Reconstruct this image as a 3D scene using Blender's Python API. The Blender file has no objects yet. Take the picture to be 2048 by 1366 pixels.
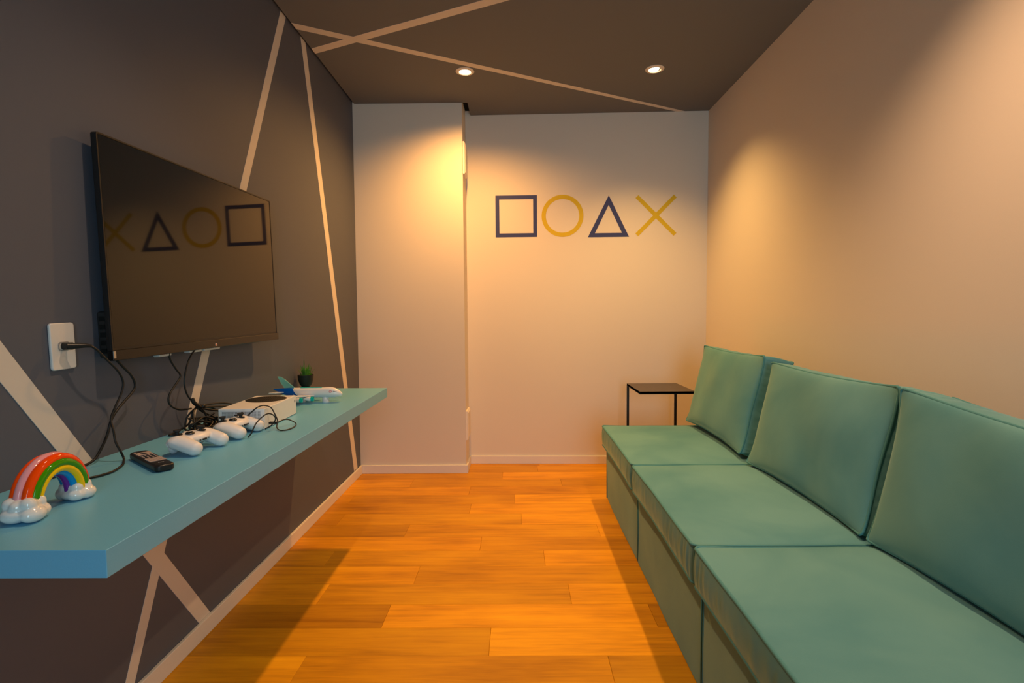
import bpy, bmesh, math, random
from mathutils import Vector, Matrix, noise
random.seed(7)
PI = math.pi
SC = bpy.context.scene
COL = SC.collection

# ------------------------------------------------------------------ camera
CAM_H = 1.048
def cam_axes(yaw, pitch, roll):
    cy, sy, cp, sp, cr, sr = (math.cos(yaw), math.sin(yaw), math.cos(pitch), math.sin(pitch), math.cos(roll), math.sin(roll))
    fwd = Vector((-sy, cy, 0)); right = Vector((cy, sy, 0)); up = Vector((0, 0, 1))
    f2 = fwd*cp - up*sp; u2 = up*cp + fwd*sp
    return right*cr + u2*sr, u2*cr - right*sr, f2
r_, u_, f_ = cam_axes(0.0096, 0.0542, -0.008)
cam = bpy.data.cameras.new('camera'); cam_o = bpy.data.objects.new('camera', cam); COL.objects.link(cam_o)
cam.sensor_width = 36; cam.lens = 1050*36/2048; cam.clip_start = 0.02
cam_o.matrix_world = Matrix(((r_.x, u_.x, -f_.x, 0), (r_.y, u_.y, -f_.y, 0), (r_.z, u_.z, -f_.z, CAM_H), (0, 0, 0, 1)))
SC.camera = cam_o
SC.view_settings.view_transform = 'Standard'; SC.view_settings.look = 'None'
SC.view_settings.exposure = 0.0; SC.view_settings.gamma = 1.0
try: SC.view_settings.use_curve_mapping = False
except Exception: pass
SC.cycles.max_bounces = 10; SC.cycles.diffuse_bounces = 7; SC.cycles.sample_clamp_indirect = 6

# ------------------------------------------------------------------ world and lights
WARM = (1.0, 0.53, 0.185)
w = bpy.data.worlds.new('world'); SC.world = w; w.use_nodes = True
w.node_tree.nodes['Background'].inputs[0].default_value = (0.55, 0.75, 1.0, 1)
w.node_tree.nodes['Background'].inputs[1].default_value = 0.15

def area(name, loc, rot, sx, sy, power, color):
    l = bpy.data.lights.new(name, 'AREA'); l.shape = 'RECTANGLE'; l.size = sx; l.size_y = sy
    l.energy = power; l.color = color
    o = bpy.data.objects.new(name, l); o.location = loc; o.rotation_euler = rot; COL.objects.link(o); return o
# daylight coming in through the open doorway in the rear wall, behind the camera
area('daylight', (0.45, -2.35, 1.25), (PI/2, 0, 0), 1.1, 2.0, 50, (0.56, 0.86, 1.0))

def spot(name, loc, power, color=WARM, size=145, blend=1.0):
    l = bpy.data.lights.new(name, 'SPOT'); l.energy = power; l.color = color
    l.spot_size = math.radians(size); l.spot_blend = blend; l.shadow_soft_size = 0.022
    o = bpy.data.objects.new(name, l); o.location = loc; COL.objects.link(o); return o
LX0, LX1, LY0, LY1 = -0.276, 0.768, 2.97, 1.05
SPOTS = [(LX0, LY0, 124, (1.0, 0.465, 0.115), 154), (LX1, LY0, 80, (1.0, 0.56, 0.165), 112), (LX1, 1.25, 90, (1.0, 0.58, 0.30), 114), (LX0, 1.25, 42, (1.0, 0.66, 0.40), 112)]

# ------------------------------------------------------------------ materials
def mat(name, color=(0.5, 0.5, 0.5), rough=0.5, metal=0.0, spec=0.5, emit=None, estr=0, trans=0, alpha=1, sheen=0, sheen_tint=None, coat=0, bump=0, bump_scale=300, ior=1.45):
    m = bpy.data.materials.new(name); m.use_nodes = True
    nt = m.node_tree; b = nt.nodes['Principled BSDF']
    b.inputs['Base Color'].default_value = (*color, 1); b.inputs['Roughness'].default_value = rough
    b.inputs['Metallic'].default_value = metal; b.inputs['Specular IOR Level'].default_value = spec
    b.inputs['IOR'].default_value = ior
    b.inputs['Transmission Weight'].default_value = trans; b.inputs['Alpha'].default_value = alpha
    b.inputs['Coat Weight'].default_value = coat
    if sheen:
        b.inputs['Sheen Weight'].default_value = sheen; b.inputs['Sheen Roughness'].default_value = 0.35
        if sheen_tint: b.inputs['Sheen Tint'].default_value = (*sheen_tint, 1)
    if emit: b.inputs['Emission Color'].default_value = (*emit, 1); b.inputs['Emission Strength'].default_value = estr
    if bump:
        t = nt.nodes.new('ShaderNodeTexCoord'); n = nt.nodes.new('ShaderNodeTexNoise'); n.inputs['Scale'].default_value = bump_scale
        n.inputs['Detail'].default_value = 3
        bp = nt.nodes.new('ShaderNodeBump'); bp.inputs['Strength'].default_value = bump; bp.inputs['Distance'].default_value = 0.001
        nt.links.new(t.outputs['Object'], n.inputs['Vector']); nt.links.new(n.outputs['Fac'], bp.inputs['Height'])
        nt.links.new(bp.outputs['Normal'], b.inputs['Normal'])
    return m
def noise_color(m, c1, c2, scale, detail=3, stretch=(1, 1, 1), lo=0.35, hi=0.65):
    nt = m.node_tree; b = nt.nodes['Principled BSDF']
    t = nt.nodes.new('ShaderNodeTexCoord'); mp = nt.nodes.new('ShaderNodeMapping'); mp.inputs['Scale'].default_value = stretch
    n = nt.nodes.new('ShaderNodeTexNoise'); n.inputs['Scale'].default_value = scale; n.inputs['Detail'].default_value = detail
    r = nt.nodes.new('ShaderNodeValToRGB'); r.color_ramp.elements[0].position = lo; r.color_ramp.elements[1].position = hi
    r.color_ramp.elements[0].color = (*c1, 1); r.color_ramp.elements[1].color = (*c2, 1)
    nt.links.new(t.outputs['Object'], mp.inputs['Vector']); nt.links.new(mp.outputs['Vector'], n.inputs['Vector'])
    nt.links.new(n.outputs['Fac'], r.inputs['Fac']); nt.links.new(r.outputs['Color'], b.inputs['Base Color'])
    return m

M = {}
M['wall'] = mat('beige_paint', (0.73, 0.66, 0.58), 0.75, spec=0.25, bump=0.12, bump_scale=220)
M['wall_dark'] = mat('charcoal_paint', (0.104, 0.115, 0.152), 0.62, spec=0.35, bump=0.12, bump_scale=220)
M['ceiling'] = mat('graphite_ceiling_paint', (0.165, 0.175, 0.19), 0.8, spec=0.2, bump=0.08, bump_scale=220)
M['recess'] = mat('shadow_gap_black', (0.012, 0.012, 0.012), 0.9, spec=0.1)
M['stripe'] = mat('cream_stripe_paint', (0.72, 0.66, 0.60), 0.7, spec=0.25, bump=0.1, bump_scale=220)
M['skirting'] = mat('white_skirting', (0.78, 0.72, 0.66), 0.5)
M['blue_paint'] = mat('navy_vinyl', (0.030, 0.040, 0.16), 0.6)
M['yellow_paint'] = mat('yellow_vinyl', (0.62, 0.44, 0.004), 0.6)
M['shelf'] = mat('sky_blue_laminate', (0.150, 0.47, 0.72), 0.36, spec=0.5, bump=0.15, bump_scale=500)
M['black_plastic'] = mat('black_plastic', (0.012, 0.012, 0.013), 0.35)
M['black_matte'] = mat('matt_black_plastic', (0.018, 0.017, 0.017), 0.6)
M['screen'] = mat('dark_screen_glass', (0.004, 0.004, 0.004), 0.035, spec=0.55)
M['white_plastic'] = mat('white_plastic', (0.80, 0.80, 0.80), 0.35)
M['white_controller'] = mat('white_satin_plastic', (0.82, 0.81, 0.82), 0.38)
M['plate'] = mat('white_plate', (0.72, 0.71, 0.70), 0.35)
M['grey'] = mat('grey_plastic', (0.30, 0.30, 0.30), 0.4)
M['cable'] = mat('black_rubber', (0.010, 0.010, 0.010), 0.42)
M['metal_black'] = mat('black_powder_coated_steel', (0.012, 0.011, 0.010), 0.45)
M['table_top'] = mat('brown_black_steel_top', (0.055, 0.040, 0.030), 0.38)
M['glaze_white'] = mat('white_glaze', (0.80, 0.80, 0.78), 0.12, coat=0.5)
for k, c in dict(orange=(1.0, 0.075, 0.0), pink=(0.85, 0.36, 0.40), green=(0.055, 0.30, 0.0), yellow=(0.95, 0.62, 0.0), blue=(0.0, 0.28, 0.68), purple=(0.17, 0.025, 0.30)).items():
    M['glaze_'+k] = mat(k+'_glaze', c, 0.10, spec=0.4)
M['toy_white'] = mat('glossy_white_toy', (0.80, 0.78, 0.78), 0.25)
M['toy_blue'] = mat('blue_toy', (0.0, 0.10, 0.48), 0.3)
M['toy_cyan'] = mat('cyan_toy', (0.0, 0.50, 0.47), 0.25)
M['toy_clear'] = mat('clear_teal_toy', (0.42, 0.95, 0.86), 0.08, trans=0.7)
M['toy_red'] = mat('red_print', (0.75, 0.07, 0.03), 0.4)
M['pot'] = mat('black_pot', (0.010, 0.012, 0.010), 0.5)
M['leaf'] = noise_color(mat('green_leaf', (0.1, 0.3, 0.02), 0.5), (0.03, 0.13, 0.01), (0.16, 0.38, 0.02), 40)
M['soil'] = mat('soil', (0.02, 0.014, 0.01), 0.9)
M['trim'] = mat('white_lamp_trim', (0.75, 0.70, 0.65), 0.4)
M['lamp'] = mat('lamp_lens', (0, 0, 0), 0.5, emit=(1.0, 0.72, 0.38), estr=14)
M['label'] = mat('pale_label', (0.7, 0.55, 0.45), 0.4)
M['remote_grey'] = mat('printed_keys', (0.45, 0.36, 0.33), 0.5)
M['chrome'] = mat('silver_plastic', (0.5, 0.5, 0.5), 0.25, metal=0.8)

# velvet: nap brushed into lighter and darker patches
def velvet():
    m = mat('teal_velvet', (0.06, 0.25, 0.24), 0.85, spec=0.12, sheen=0.35, sheen_tint=(0.85, 0.97, 0.80))
    nt = m.node_tree; b = nt.nodes['Principled BSDF']; N = nt.nodes.new; Lk = nt.links.new
    g = N('ShaderNodeNewGeometry'); n = N('ShaderNodeTexNoise'); n.inputs['Scale'].default_value = 3.0; n.inputs['Detail'].default_value = 4
    n.inputs['Distortion'].default_value = 0.4
    r = N('ShaderNodeValToRGB'); e = r.color_ramp.elements
    e[0].position = 0.30; e[0].color = (0.075, 0.235, 0.270, 1); e[1].position = 0.62; e[1].color = (0.125, 0.310, 0.330, 1)
    f = N('ShaderNodeTexNoise'); f.inputs['Scale'].default_value = 900; f.inputs['Detail'].default_value = 2
    bp = N('ShaderNodeBump'); bp.inputs['Strength'].default_value = 0.25; bp.inputs['Distance'].default_value = 0.0006
    Lk(g.outputs['Position'], n.inputs['Vector']); Lk(g.outputs['Position'], f.inputs['Vector'])
    Lk(n.outputs['Fac'], r.inputs['Fac']); Lk(r.outputs['Color'], b.inputs['Base Color'])
    Lk(f.outputs['Fac'], bp.inputs['Height']); Lk(bp.outputs['Normal'], b.inputs['Normal'])
    return m
M['velvet'] = velvet()
M['velvet_piping'] = mat('teal_velvet_piping', (0.075, 0.235, 0.250), 0.8, spec=0.15, sheen=0.3, sheen_tint=(0.5, 0.9, 0.8))
M['velvet_dark'] = mat('teal_velvet_seam', (0.02, 0.10, 0.10), 0.9)

def wood():
    m = mat('honey_oak_vinyl', (0.5, 0.25, 0.05), 0.45, spec=0.22)
    nt = m.node_tree; b = nt.nodes['Principled BSDF']; N = nt.nodes.new; Lk = nt.links.new
    oi = N('ShaderNodeObjectInfo'); g = N('ShaderNodeNewGeometry')
    off = N('ShaderNodeVectorMath'); off.operation = 'MULTIPLY_ADD'
    cmb = N('ShaderNodeCombineXYZ')
    Lk(oi.outputs['Random'], cmb.inputs['X']); Lk(oi.outputs['Random'], cmb.inputs['Z'])
    Lk(cmb.outputs['Vector'], off.inputs[0]); off.inputs[1].default_value = (17, 0, 9); Lk(g.outputs['Position'], off.inputs[2])
    mp = N('ShaderNodeMapping'); mp.inputs['Scale'].default_value = (1.6, 26, 1); Lk(off.outputs[0], mp.inputs['Vector'])
    n1 = N('ShaderNodeTexNoise'); n1.inputs['Scale'].default_value = 1.6; n1.inputs['Detail'].default_value = 6; n1.inputs['Distortion'].default_value = 0.6
    Lk(mp.outputs['Vector'], n1.inputs['Vector'])
    mp2 = N('ShaderNodeMapping'); mp2.inputs['Scale'].default_value = (2.2, 6, 1); Lk(off.outputs[0], mp2.inputs['Vector'])
    n2 = N('ShaderNodeTexNoise'); n2.inputs['Scale'].default_value = 1.3; n2.inputs['Detail'].default_value = 3
    Lk(mp2.outputs['Vector'], n2.inputs['Vector'])
    mp3 = N('ShaderNodeMapping'); mp3.inputs['Scale'].default_value = (8, 160, 1); Lk(off.outputs[0], mp3.inputs['Vector'])
    n3 = N('ShaderNodeTexNoise'); n3.inputs['Scale'].default_value = 1.5; n3.inputs['Detail'].default_value = 4
    Lk(mp3.outputs['Vector'], n3.inputs['Vector'])
    a = N('ShaderNodeMath'); a.operation = 'MULTIPLY_ADD'; a.inputs[1].default_value = 0.45
    Lk(n1.outputs['Fac'], a.inputs[0])
    bb = N('ShaderNodeMath'); bb.operation = 'MULTIPLY_ADD'; bb.inputs[1].default_value = 0.55; bb.inputs[2].default_value = -0.12
    Lk(n2.outputs['Fac'], bb.inputs[0]); Lk(bb.outputs[0], a.inputs[2])
    c = N('ShaderNodeMath'); c.operation = 'MULTIPLY_ADD'; c.inputs[1].default_value = 0.22; Lk(n3.outputs['Fac'], c.inputs[0]); Lk(a.outputs[0], c.inputs[2])
    r = N('ShaderNodeValToRGB'); e = r.color_ramp.elements
    e[0].position = 0.22; e[0].color = (0.40, 0.150, 0.004, 1); e[1].position = 0.75; e[1].color = (0.88, 0.42, 0.007, 1)
    mid = r.color_ramp.elements.new(0.5); mid.color = (0.72, 0.315, 0.006, 1)
    Lk(c.outputs[0], r.inputs['Fac'])
    mx = N('ShaderNodeMix'); mx.data_type = 'RGBA'; mx.blend_type = 'MULTIPLY'; mx.inputs[0].default_value = 1.0
    Lk(r.outputs['Color'], mx.inputs[6]); Lk(oi.outputs['Color'], mx.inputs[7])
    Lk(mx.outputs[2], b.inputs['Base Color'])
    bp = N('ShaderNodeBump'); bp.inputs['Strength'].default_value = 0.15; bp.inputs['Distance'].default_value = 0.001
    Lk(n3.outputs['Fac'], bp.inputs['Height']); Lk(bp.outputs['Normal'], b.inputs['Normal'])
    return m
M['wood'] = wood()
M['subfloor'] = mat('dark_joint', (0.06, 0.03, 0.01), 0.9)

# ------------------------------------------------------------------ helpers
def obj(name, bm, m, parent=None, smooth=False, sharp=0, loc=None, bevel=0, bevseg=2):
    me = bpy.data.meshes.new(name)
    bmesh.ops.recalc_face_normals(bm, faces=bm.faces)
    if smooth:
        for f in bm.faces: f.smooth = True
        if sharp:
            for e in bm.edges:
                if len(e.link_faces) == 2 and e.calc_face_angle(0) > math.radians(sharp): e.smooth = False
    bm.to_mesh(me); bm.free()
    me.materials.append(m)
    o = bpy.data.objects.new(name, me); COL.objects.link(o)
    if parent: o.parent = parent
    if loc is not None: o.location = loc
    if bevel:
        md = o.modifiers.new('bevel', 'BEVEL'); md.width = bevel; md.segments = bevseg; md.limit_method = 'ANGLE'
        for f in me.polygons: f.use_smooth = True
        md.harden_normals = True
    return o
def thing(name, label, cat, loc=(0, 0, 0), rotz=0, group=None, matrix=None):
    o = bpy.data.objects.new(name, None); COL.objects.link(o); o.empty_display_size = 0.05
    if matrix is not None: o.matrix_world = matrix
    else: o.location = loc; o.rotation_euler = (0, 0, rotz)
    o['label'] = label; o['category'] = cat
    if group: o['group'] = group
    return o
def tag(o, label, cat, group=None):
    o['label'] = label; o['category'] = cat
    if group: o['group'] = group
    return o
def struct(o, label=None):
    o['kind'] = 'structure'
    if label: o['label'] = label
    return o
def box(bm, x0, x1, y0, y1, z0, z1):
    v = [bm.verts.new(p) for p in ((x0,y0,z0),(x1,y0,z0),(x1,y1,z0),(x0,y1,z0),(x0,y0,z1),(x1,y0,z1),(x1,y1,z1),(x0,y1,z1))]
    for f in ((0,3,2,1),(4,5,6,7),(0,1,5,4),(1,2,6,5),(2,3,7,6),(3,0,4,7)): bm.faces.new([v[i] for i in f])
    return v
def bx(*a):
    bm = bmesh.new(); box(bm, *a); return bm
def prism(pts, n0, n1, plane):
    """closed outline pts (2D) extruded between n0 and n1; plane maps (a,b,n)->xyz"""
    bm = bmesh.new(); prism_into(bm, pts, n0, n1, plane); return bm
def prism_into(bm, pts, n0, n1, plane):
    A = [bm.verts.new(plane(a, b, n0)) for a, b in pts]; B = [bm.verts.new(plane(a, b, n1)) for a, b in pts]
    bm.faces.new(A); bm.faces.new(B[::-1]); k = len(pts)
    for i in range(k): bm.faces.new((A[i], A[(i+1) % k], B[(i+1) % k], B[i]))
def ring_into(bm, outer, inner, n0, n1, plane):
    k = len(outer)
    V = [[bm.verts.new(plane(a, b, n)) for a, b in loop] for loop in (outer, inner) for n in (n0, n1)]
    oA, oB, iA, iB = V
    for i in range(k):
        j = (i+1) % k
        for q in ((oA[i], oA[j], iA[j], iA[i]), (oB[i], iB[i], iB[j], oB[j]), (oA[i], oB[i], oB[j], oA[j]), (iA[i], iA[j], iB[j], iB[i])): bm.faces.new(q)
def rrect(w, h, r, n=5):
    pts = []
    for cx, cy, a0 in ((w/2-r, h/2-r, 0), (-w/2+r, h/2-r, PI/2), (-w/2+r, -h/2+r, PI), (w/2-r, -h/2+r, 1.5*PI)):
        for i in range(n+1):
            a = a0 + PI/2*i/n; pts.append((cx+r*math.cos(a), cy+r*math.sin(a)))
    return pts
def lathe(prof, seg=32, axis='z', cap=True):
    bm = bmesh.new(); rings = []
    for r, z in prof:
        if r < 1e-5:
            rings.append([bm.verts.new((0, 0, z) if axis == 'z' else (z, 0, 0))]); continue
        ring = []
        for i in range(seg):
            a = 2*PI*i/seg; c, s = r*math.cos(a), r*math.sin(a)
            ring.append(bm.verts.new((c, s, z) if axis == 'z' else (z, c, s)))
        rings.append(ring)
    for A, B in zip(rings, rings[1:]):
        if len(A) == 1 and len(B) == 1: continue
        for i in range(seg):
            j = (i+1) % seg
            if len(A) == 1: bm.faces.new((A[0], B[i], B[j]))
            elif len(B) == 1: bm.faces.new((A[i], A[j], B[0]))
            else: bm.faces.new((A[i], A[j], B[j], B[i]))
    if cap:
        for R_ in (rings[0], rings[-1]):
            if len(R_) > 1: bm.faces.new(R_)
    return bm
def spline(pts, n=8):
    P = [Vector(p) for p in pts]; out = []
    for i in range(len(P)-1):
        p0 = P[i-1] if i else P[0]*2-P[1]; p1, p2 = P[i], P[i+1]; p3 = P[i+2] if i+2 < len(P) else P[-1]*2-P[-2]
        for k in range(n):
            t = k/n
            out.append(0.5*((2*p1)+(-p0+p2)*t+(2*p0-5*p1+4*p2-p3)*t*t+(-p0+3*p1-3*p2+p3)*t**3))
    out.append(P[-1]); return out
def tube_into(bm, path, r, seg=8, closed=False, cap=True):
    n = len(path); rings = []; up = None
    for i, p in enumerate(path):
        if closed: t = (path[(i+1) % n]-path[i-1]).normalized()
        else: t = (path[min(i+1, n-1)]-path[max(i-1, 0)]).normalized()
        if up is None: up = t.orthogonal().normalized()
        up = (up - t*up.dot(t))
        up = up.normalized() if up.length > 1e-6 else t.orthogonal().normalized()
        s = t.cross(up); rr = r(i/(n-1)) if callable(r) else r
        rings.append([bm.verts.new(p+(up*math.cos(2*PI*k/seg)+s*math.sin(2*PI*k/seg))*rr) for k in range(seg)])
    m = n if closed else n-1
    for i in range(m):
        A, B = rings[i], rings[(i+1) % n]
        for k in range(seg): bm.faces.new((A[k], A[(k+1) % seg], B[(k+1) % seg], B[k]))
    if cap and not closed: bm.faces.new(rings[0][::-1]); bm.faces.new(rings[-1])
def tube(pts, r, seg=8, n=8, closed=False):
    bm = bmesh.new(); tube_into(bm, spline(pts, n) if n else [Vector(p) for p in pts], r, seg, closed); return bm
def ball(bm, c, r, rot=None, u=20, v=12):
    mt = Matrix.Translation(c) @ (rot.to_4x4() if rot else Matrix.Identity(4)) @ Matrix.Diagonal((*((r, r, r) if not hasattr(r, '__len__') else r), 1))
    bmesh.ops.create_uvsphere(bm, u_segments=u, v_segments=v, radius=1, matrix=mt)
def blob(name, bm, voxel, iters, m, parent, factor=0.6):
    me = bpy.data.meshes.new(name); bm.to_mesh(me); bm.free()
    o = bpy.data.objects.new(name, me); COL.objects.link(o)
    rm = o.modifiers.new('remesh', 'REMESH'); rm.mode = 'VOXEL'; rm.voxel_size = voxel
    sm = o.modifiers.new('smooth', 'SMOOTH'); sm.iterations = iters; sm.factor = factor
    dg = bpy.context.evaluated_depsgraph_get(); dg.update()
    m2 = bpy.data.meshes.new_from_object(o.evaluated_get(dg)); m2.name = name
    o.modifiers.clear(); o.data = m2
    for p in m2.polygons: p.use_smooth = True
    m2.materials.clear(); m2.materials.append(m)
    if parent: o.parent = parent
    return o
def copy_tree(o, parent=None):
    c = o.copy(); COL.objects.link(c)
    if parent: c.parent = parent
    for ch in list(o.children): copy_tree(ch, c)
    return c

# ------------------------------------------------------------------ room
XL, XR, ZC = -1.035, 1.286, 2.381
YR = -1.65                    # rear wall behind the camera
YC = 3.40                     # column face
XCE = -0.339                  # column side
YBL, YBR = 3.618, 3.582
def yb(x): return YBL+(YBR-YBL)*(x-XCE)/(XR-XCE)
T = 0.12
ZT = ZC+0.12

# floor: slab and individual planks
fl = struct(obj('floor', bx(XL-T, XR+T, YR-0.9, 3.75, -0.06, -0.006), M['subfloor']), 'honey oak plank floor')
OFF = {0: 0.132, 1: -0.10, 2: 0.267, 3: -0.287, 4: -0.02, 5: -0.258, 6: 0.016, 7: 0.385, 8: -0.172, 9: 0.110, 10: -0.409, 11: 0.19, 12: -0.462, 13: -0.094, 14: 0.27}
TONE = {(1, 0): .84, (1, 1): 1.0, (2, 0): .85, (2, 1): .82, (2, -1): 1.0, (3, 0): .98, (3, 1): .88, (4, 0): .85, (4, 1): 1.05, (5, 0): .84, (5, 1): 1.0, (6, 0): .88, (6, 1): 1.03, (6, -1): .78, (7, 0): .92, (7, -1): .78, (7, 1): 1.0,
        (8, 0): .97, (8, 1): .87, (9, 0): .92, (9, 1): .97, (10, 0): .98, (10, 1): .86, (11, 0): .88, (11, 1): 1.0, (12, 0): .76, (12, 1): 1.03, (13, 0): .87, (13, 1): 1.05, (14, 0): .88, (14, 1): .8, (14, -1): 1.02}
PW, PL = 0.1428, 0.925
mesh_cache = {}
for row in range(-1, 37):
    y1 = 3.410+PW-row*PW; y0 = y1-PW
    if y1 > 3.74: continue
    idx = row
    ox = OFF.get(idx, None)
    if ox is None: ox = ((row*0.377) % 0.925)-0.4
    k0 = math.floor((XL-0.05-ox)/PL)
    for k in range(k0, k0+5):
        x0 = ox+k*PL; x1 = x0+PL
        xa, xb = max(x0, XL-0.02), min(x1, XR+0.02)
        if xb-xa < 0.01: continue
        ya, ybk = y0, y1
        key = (round(xb-xa, 3))
        if key not in mesh_cache:
            L = xb-xa; g = 0.0003; e = 0.0007
            bm = bmesh.new()
            lo = [bm.verts.new(p) for p in ((g, g, -0.006), (L-g, g, -0.006), (L-g, PW-g, -0.006), (g, PW-g, -0.006))]
            md = [bm.verts.new(p) for p in ((g, g, -0.0008), (L-g, g, -0.0008), (L-g, PW-g, -0.0008), (g, PW-g, -0.0008))]
            tp = [bm.verts.new(p) for p in ((g+e, g+e, 0), (L-g-e, g+e, 0), (L-g-e, PW-g-e, 0), (g+e, PW-g-e, 0))]
            bm.faces.new(tp); bm.faces.new(lo[::-1])
            for A, B in ((lo, md), (md, tp)):
                for i in range(4): bm.faces.new((A[i], A[(i+1) % 4], B[(i+1) % 4], B[i]))
            p = obj('plank', bm, M['wood'], fl); mesh_cache[key] = p.data
        else:
            p = bpy.data.objects.new('plank', mesh_cache[key]); COL.objects.link(p); p.parent = fl
        p.location = (xa, ya, 0)
        t = TONE.get((idx, k+1), random.choice((0.80, 0.88, 0.94, 1.0, 1.04)))**1.35
        p.color = (t, t*random.uniform(0.95, 1.0), t*random.uniform(0.85, 1.0), 1)

# ceiling board with a shadow gap along the left wall and the column
gap = 0.014
bm = bmesh.new()
pts = [(XL+gap, YR), (XR, YR), (XR, YBR), (XCE+0.036, yb(XCE)), (XCE+0.036, YC), (XL+gap, YC)]
prism_into(bm, pts, ZC, ZC+0.03, lambda a, b, n: (a, b, n))
ce = struct(obj('ceiling', bm, M['ceiling']), 'dark graphite ceiling')
slab = obj('ceiling_slab', bx(XL-T, XR+T, YR-T, 3.75, ZC+0.0305, ZT+0.1), M['recess'], ce)
def stripe2d(name, c0, c1, wdt, plane, parent, clip=None):
    (a0, b0), (a1, b1) = c0, c1
    d = Vector((a1-a0, b1-b0)).normalized(); n = Vector((-d.y, d.x))*wdt/2
    pts = [(a0+n.x, b0+n.y), (a1+n.x, b1+n.y), (a1-n.x, b1-n.y), (a0-n.x, b0-n.y)]
    return obj(name, prism(pts, 0, 1, plane), M['stripe'], parent)
cp = lambda a, b, n: (a, b, ZC-0.0006+n*0.0012)
def poly(name, pts, plane, m, parent): return obj(name, prism(pts, 0, 1, plane), m, parent)
# stripe A and B on the ceiling (ends cut by the walls)
poly('painted_stripe', [(XL+gap, 2.466), (XL+gap, 2.520), (1.070, 3.5865), (1.129, 3.585)], cp, M['stripe'], ce)
cp2 = lambda a, b, n: (a, b, ZC-0.0009+n*0.0015)
def lerp(a, b, t): return a+(b-a)*t
sl = (2.3125-2.7295)/(-0.079+1.03)
poly('painted_stripe', [(XL+gap, 2.700), (XL+gap, 2.752), (XR-0.01, 2.752+sl*(XR-0.01-XL-gap)), (XR-0.01, 2.700+sl*(XR-0.01-XL-gap))], cp2, M['stripe'], ce)

wl = struct(obj('wall_left', bx(XL-T, XL, YR-T, 3.75, 0, ZT), M['wall_dark']), 'charcoal wall with crossing cream stripes')
wp = lambda n0: (lambda a, b, n: (XL-0.0004+n*(0.0012+n0), a, b))
def ws(ylo, yhi, n0): # trapezoid: (y at z0, width) to (y at z1, width)
    (ya, wa, za), (yb_, wb, zb) = ylo, yhi
    poly('painted_stripe', [(ya-wa/2, za), (ya+wa/2, za), (yb_+wb/2, zb), (yb_-wb/2, zb)], wp(n0), M['stripe'], wl)
ws((1.325, 0.042, 0.056), (2.414, 0.052, ZC+0.01), 0.0)
ws((3.290, 0.070, 0.06), (2.630, 0.058, ZC+0.01), 0.0003)
ws((1.6655, 0.062, 0.056), (0.915, 0.062, 1.135), 0.0006)
wr = struct(obj('wall_right', bx(XR, XR+T, YR-T, 3.75, 0, ZT), M['wall']), 'plain beige wall behind the sofa')
bm = bmesh.new(); prism_into(bm, [(XCE-0.05, yb(XCE-0.05)), (XR+T, yb(XR+T)), (XR+T, 3.75), (XCE-0.05, 3.75)], 0, ZT, lambda a, b, n: (a, b, n))
wb = struct(obj('wall_back', bm, M['wall']), 'beige back wall with four painted shapes')
bm = bx(XL, XCE, YC, 3.75, 0, ZT)
wc = struct(obj('wall_column', bm, M['wall']), 'beige boxed column in the back left corner')
# rear wall with an open doorway (behind the camera)
bm = bmesh.new()
box(bm, XL-T, -0.05, YR-T, YR, 0, ZT); box(bm, 0.95, XR+T, YR-T, YR, 0, ZT); box(bm, -0.05, 0.95, YR-T, YR, 2.15, ZT)
struct(obj('wall_rear', bm, M['wall']), 'beige rear wall with an open doorway')

# skirting boards
HB, TB = 0.056, 0.012
def skirt(name, pts, label):
    """pts: footprint quad (4 points) of the board"""
    o = obj(name, prism(pts, 0, HB, lambda a, b, n: (a, b, n)), M['skirting'], bevel=0.0025)
    return struct(o, label)
skirt('baseboard_left', [(XL, YR), (XL+TB, YR), (XL+TB, YC-TB), (XL, YC)], 'white skirting board under the charcoal wall')
skirt('baseboard_column', [(XL, YC), (XL+TB, YC-TB), (XCE+TB, YC-TB), (XCE, YC)], 'white skirting board at the column foot')
skirt('baseboard_column_side', [(XCE, YC), (XCE+TB, YC-TB), (XCE+TB, yb(XCE)-TB), (XCE, yb(XCE))], 'short white skirting board on the column side')
skirt('baseboard_back', [(XCE, yb(XCE)), (XCE+TB, yb(XCE)-TB), (XR-TB, YBR-TB), (XR, YBR)], 'white skirting board under the painted shapes')
skirt('baseboard_right', [(XR-TB, YR), (XR, YR), (XR, YBR), (XR-TB, YBR-TB)], 'white skirting board behind the sofa')

# ------------------------------------------------------------------ painted shapes on the back wall
bd = Vector((XR-XCE, YBR-YBL, 0)).normalized(); bn = Vector((bd.y, -bd.x, 0))
def bwp(a, b, n):
    P = Vector((a, yb(a), b)) + bn*(-0.0004+n*0.0014); return (P.x, P.y, P.z)
def shape_frame(name, outer, inner, m, label):
    bm = bmesh.new()
    if inner: ring_into(bm, outer, inner, 0, 1, bwp)
    else: prism_into(bm, outer, 0, 1, bwp)
    return tag(obj(name, bm, m), label, 'wall decal')
def rc(x0, x1, z0, z1): return [(x0, z0), (x1, z0), (x1, z1), (x0, z1)]
b_ = 0.026
shape_frame('square_decal', rc(-0.140, 0.142, 1.564, 1.845), rc(-0.140+b_, 0.142-b_, 1.564+b_, 1.845-b_), M['blue_paint'], 'navy square outline on the back wall, first of four shapes')
cc = [(0.3145+0.1415*math.cos(2*PI*i/64), 1.703+0.1415*math.sin(2*PI*i/64)) for i in range(64)]
ci = [(0.3145+0.113*math.cos(2*PI*i/64), 1.703+0.113*math.sin(2*PI*i/64)) for i in range(64)]
shape_frame('circle_decal', cc, ci, M['yellow_paint'], 'yellow circle outline between navy square and triangle')
shape_frame('triangle_decal', [(0.486, 1.557), (0.763, 1.557), (0.6265, 1.836)], [(0.5335, 1.584), (0.7155, 1.584), (0.6258, 1.772)], M['blue_paint'], 'navy triangle outline between yellow circle and cross')
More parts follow.
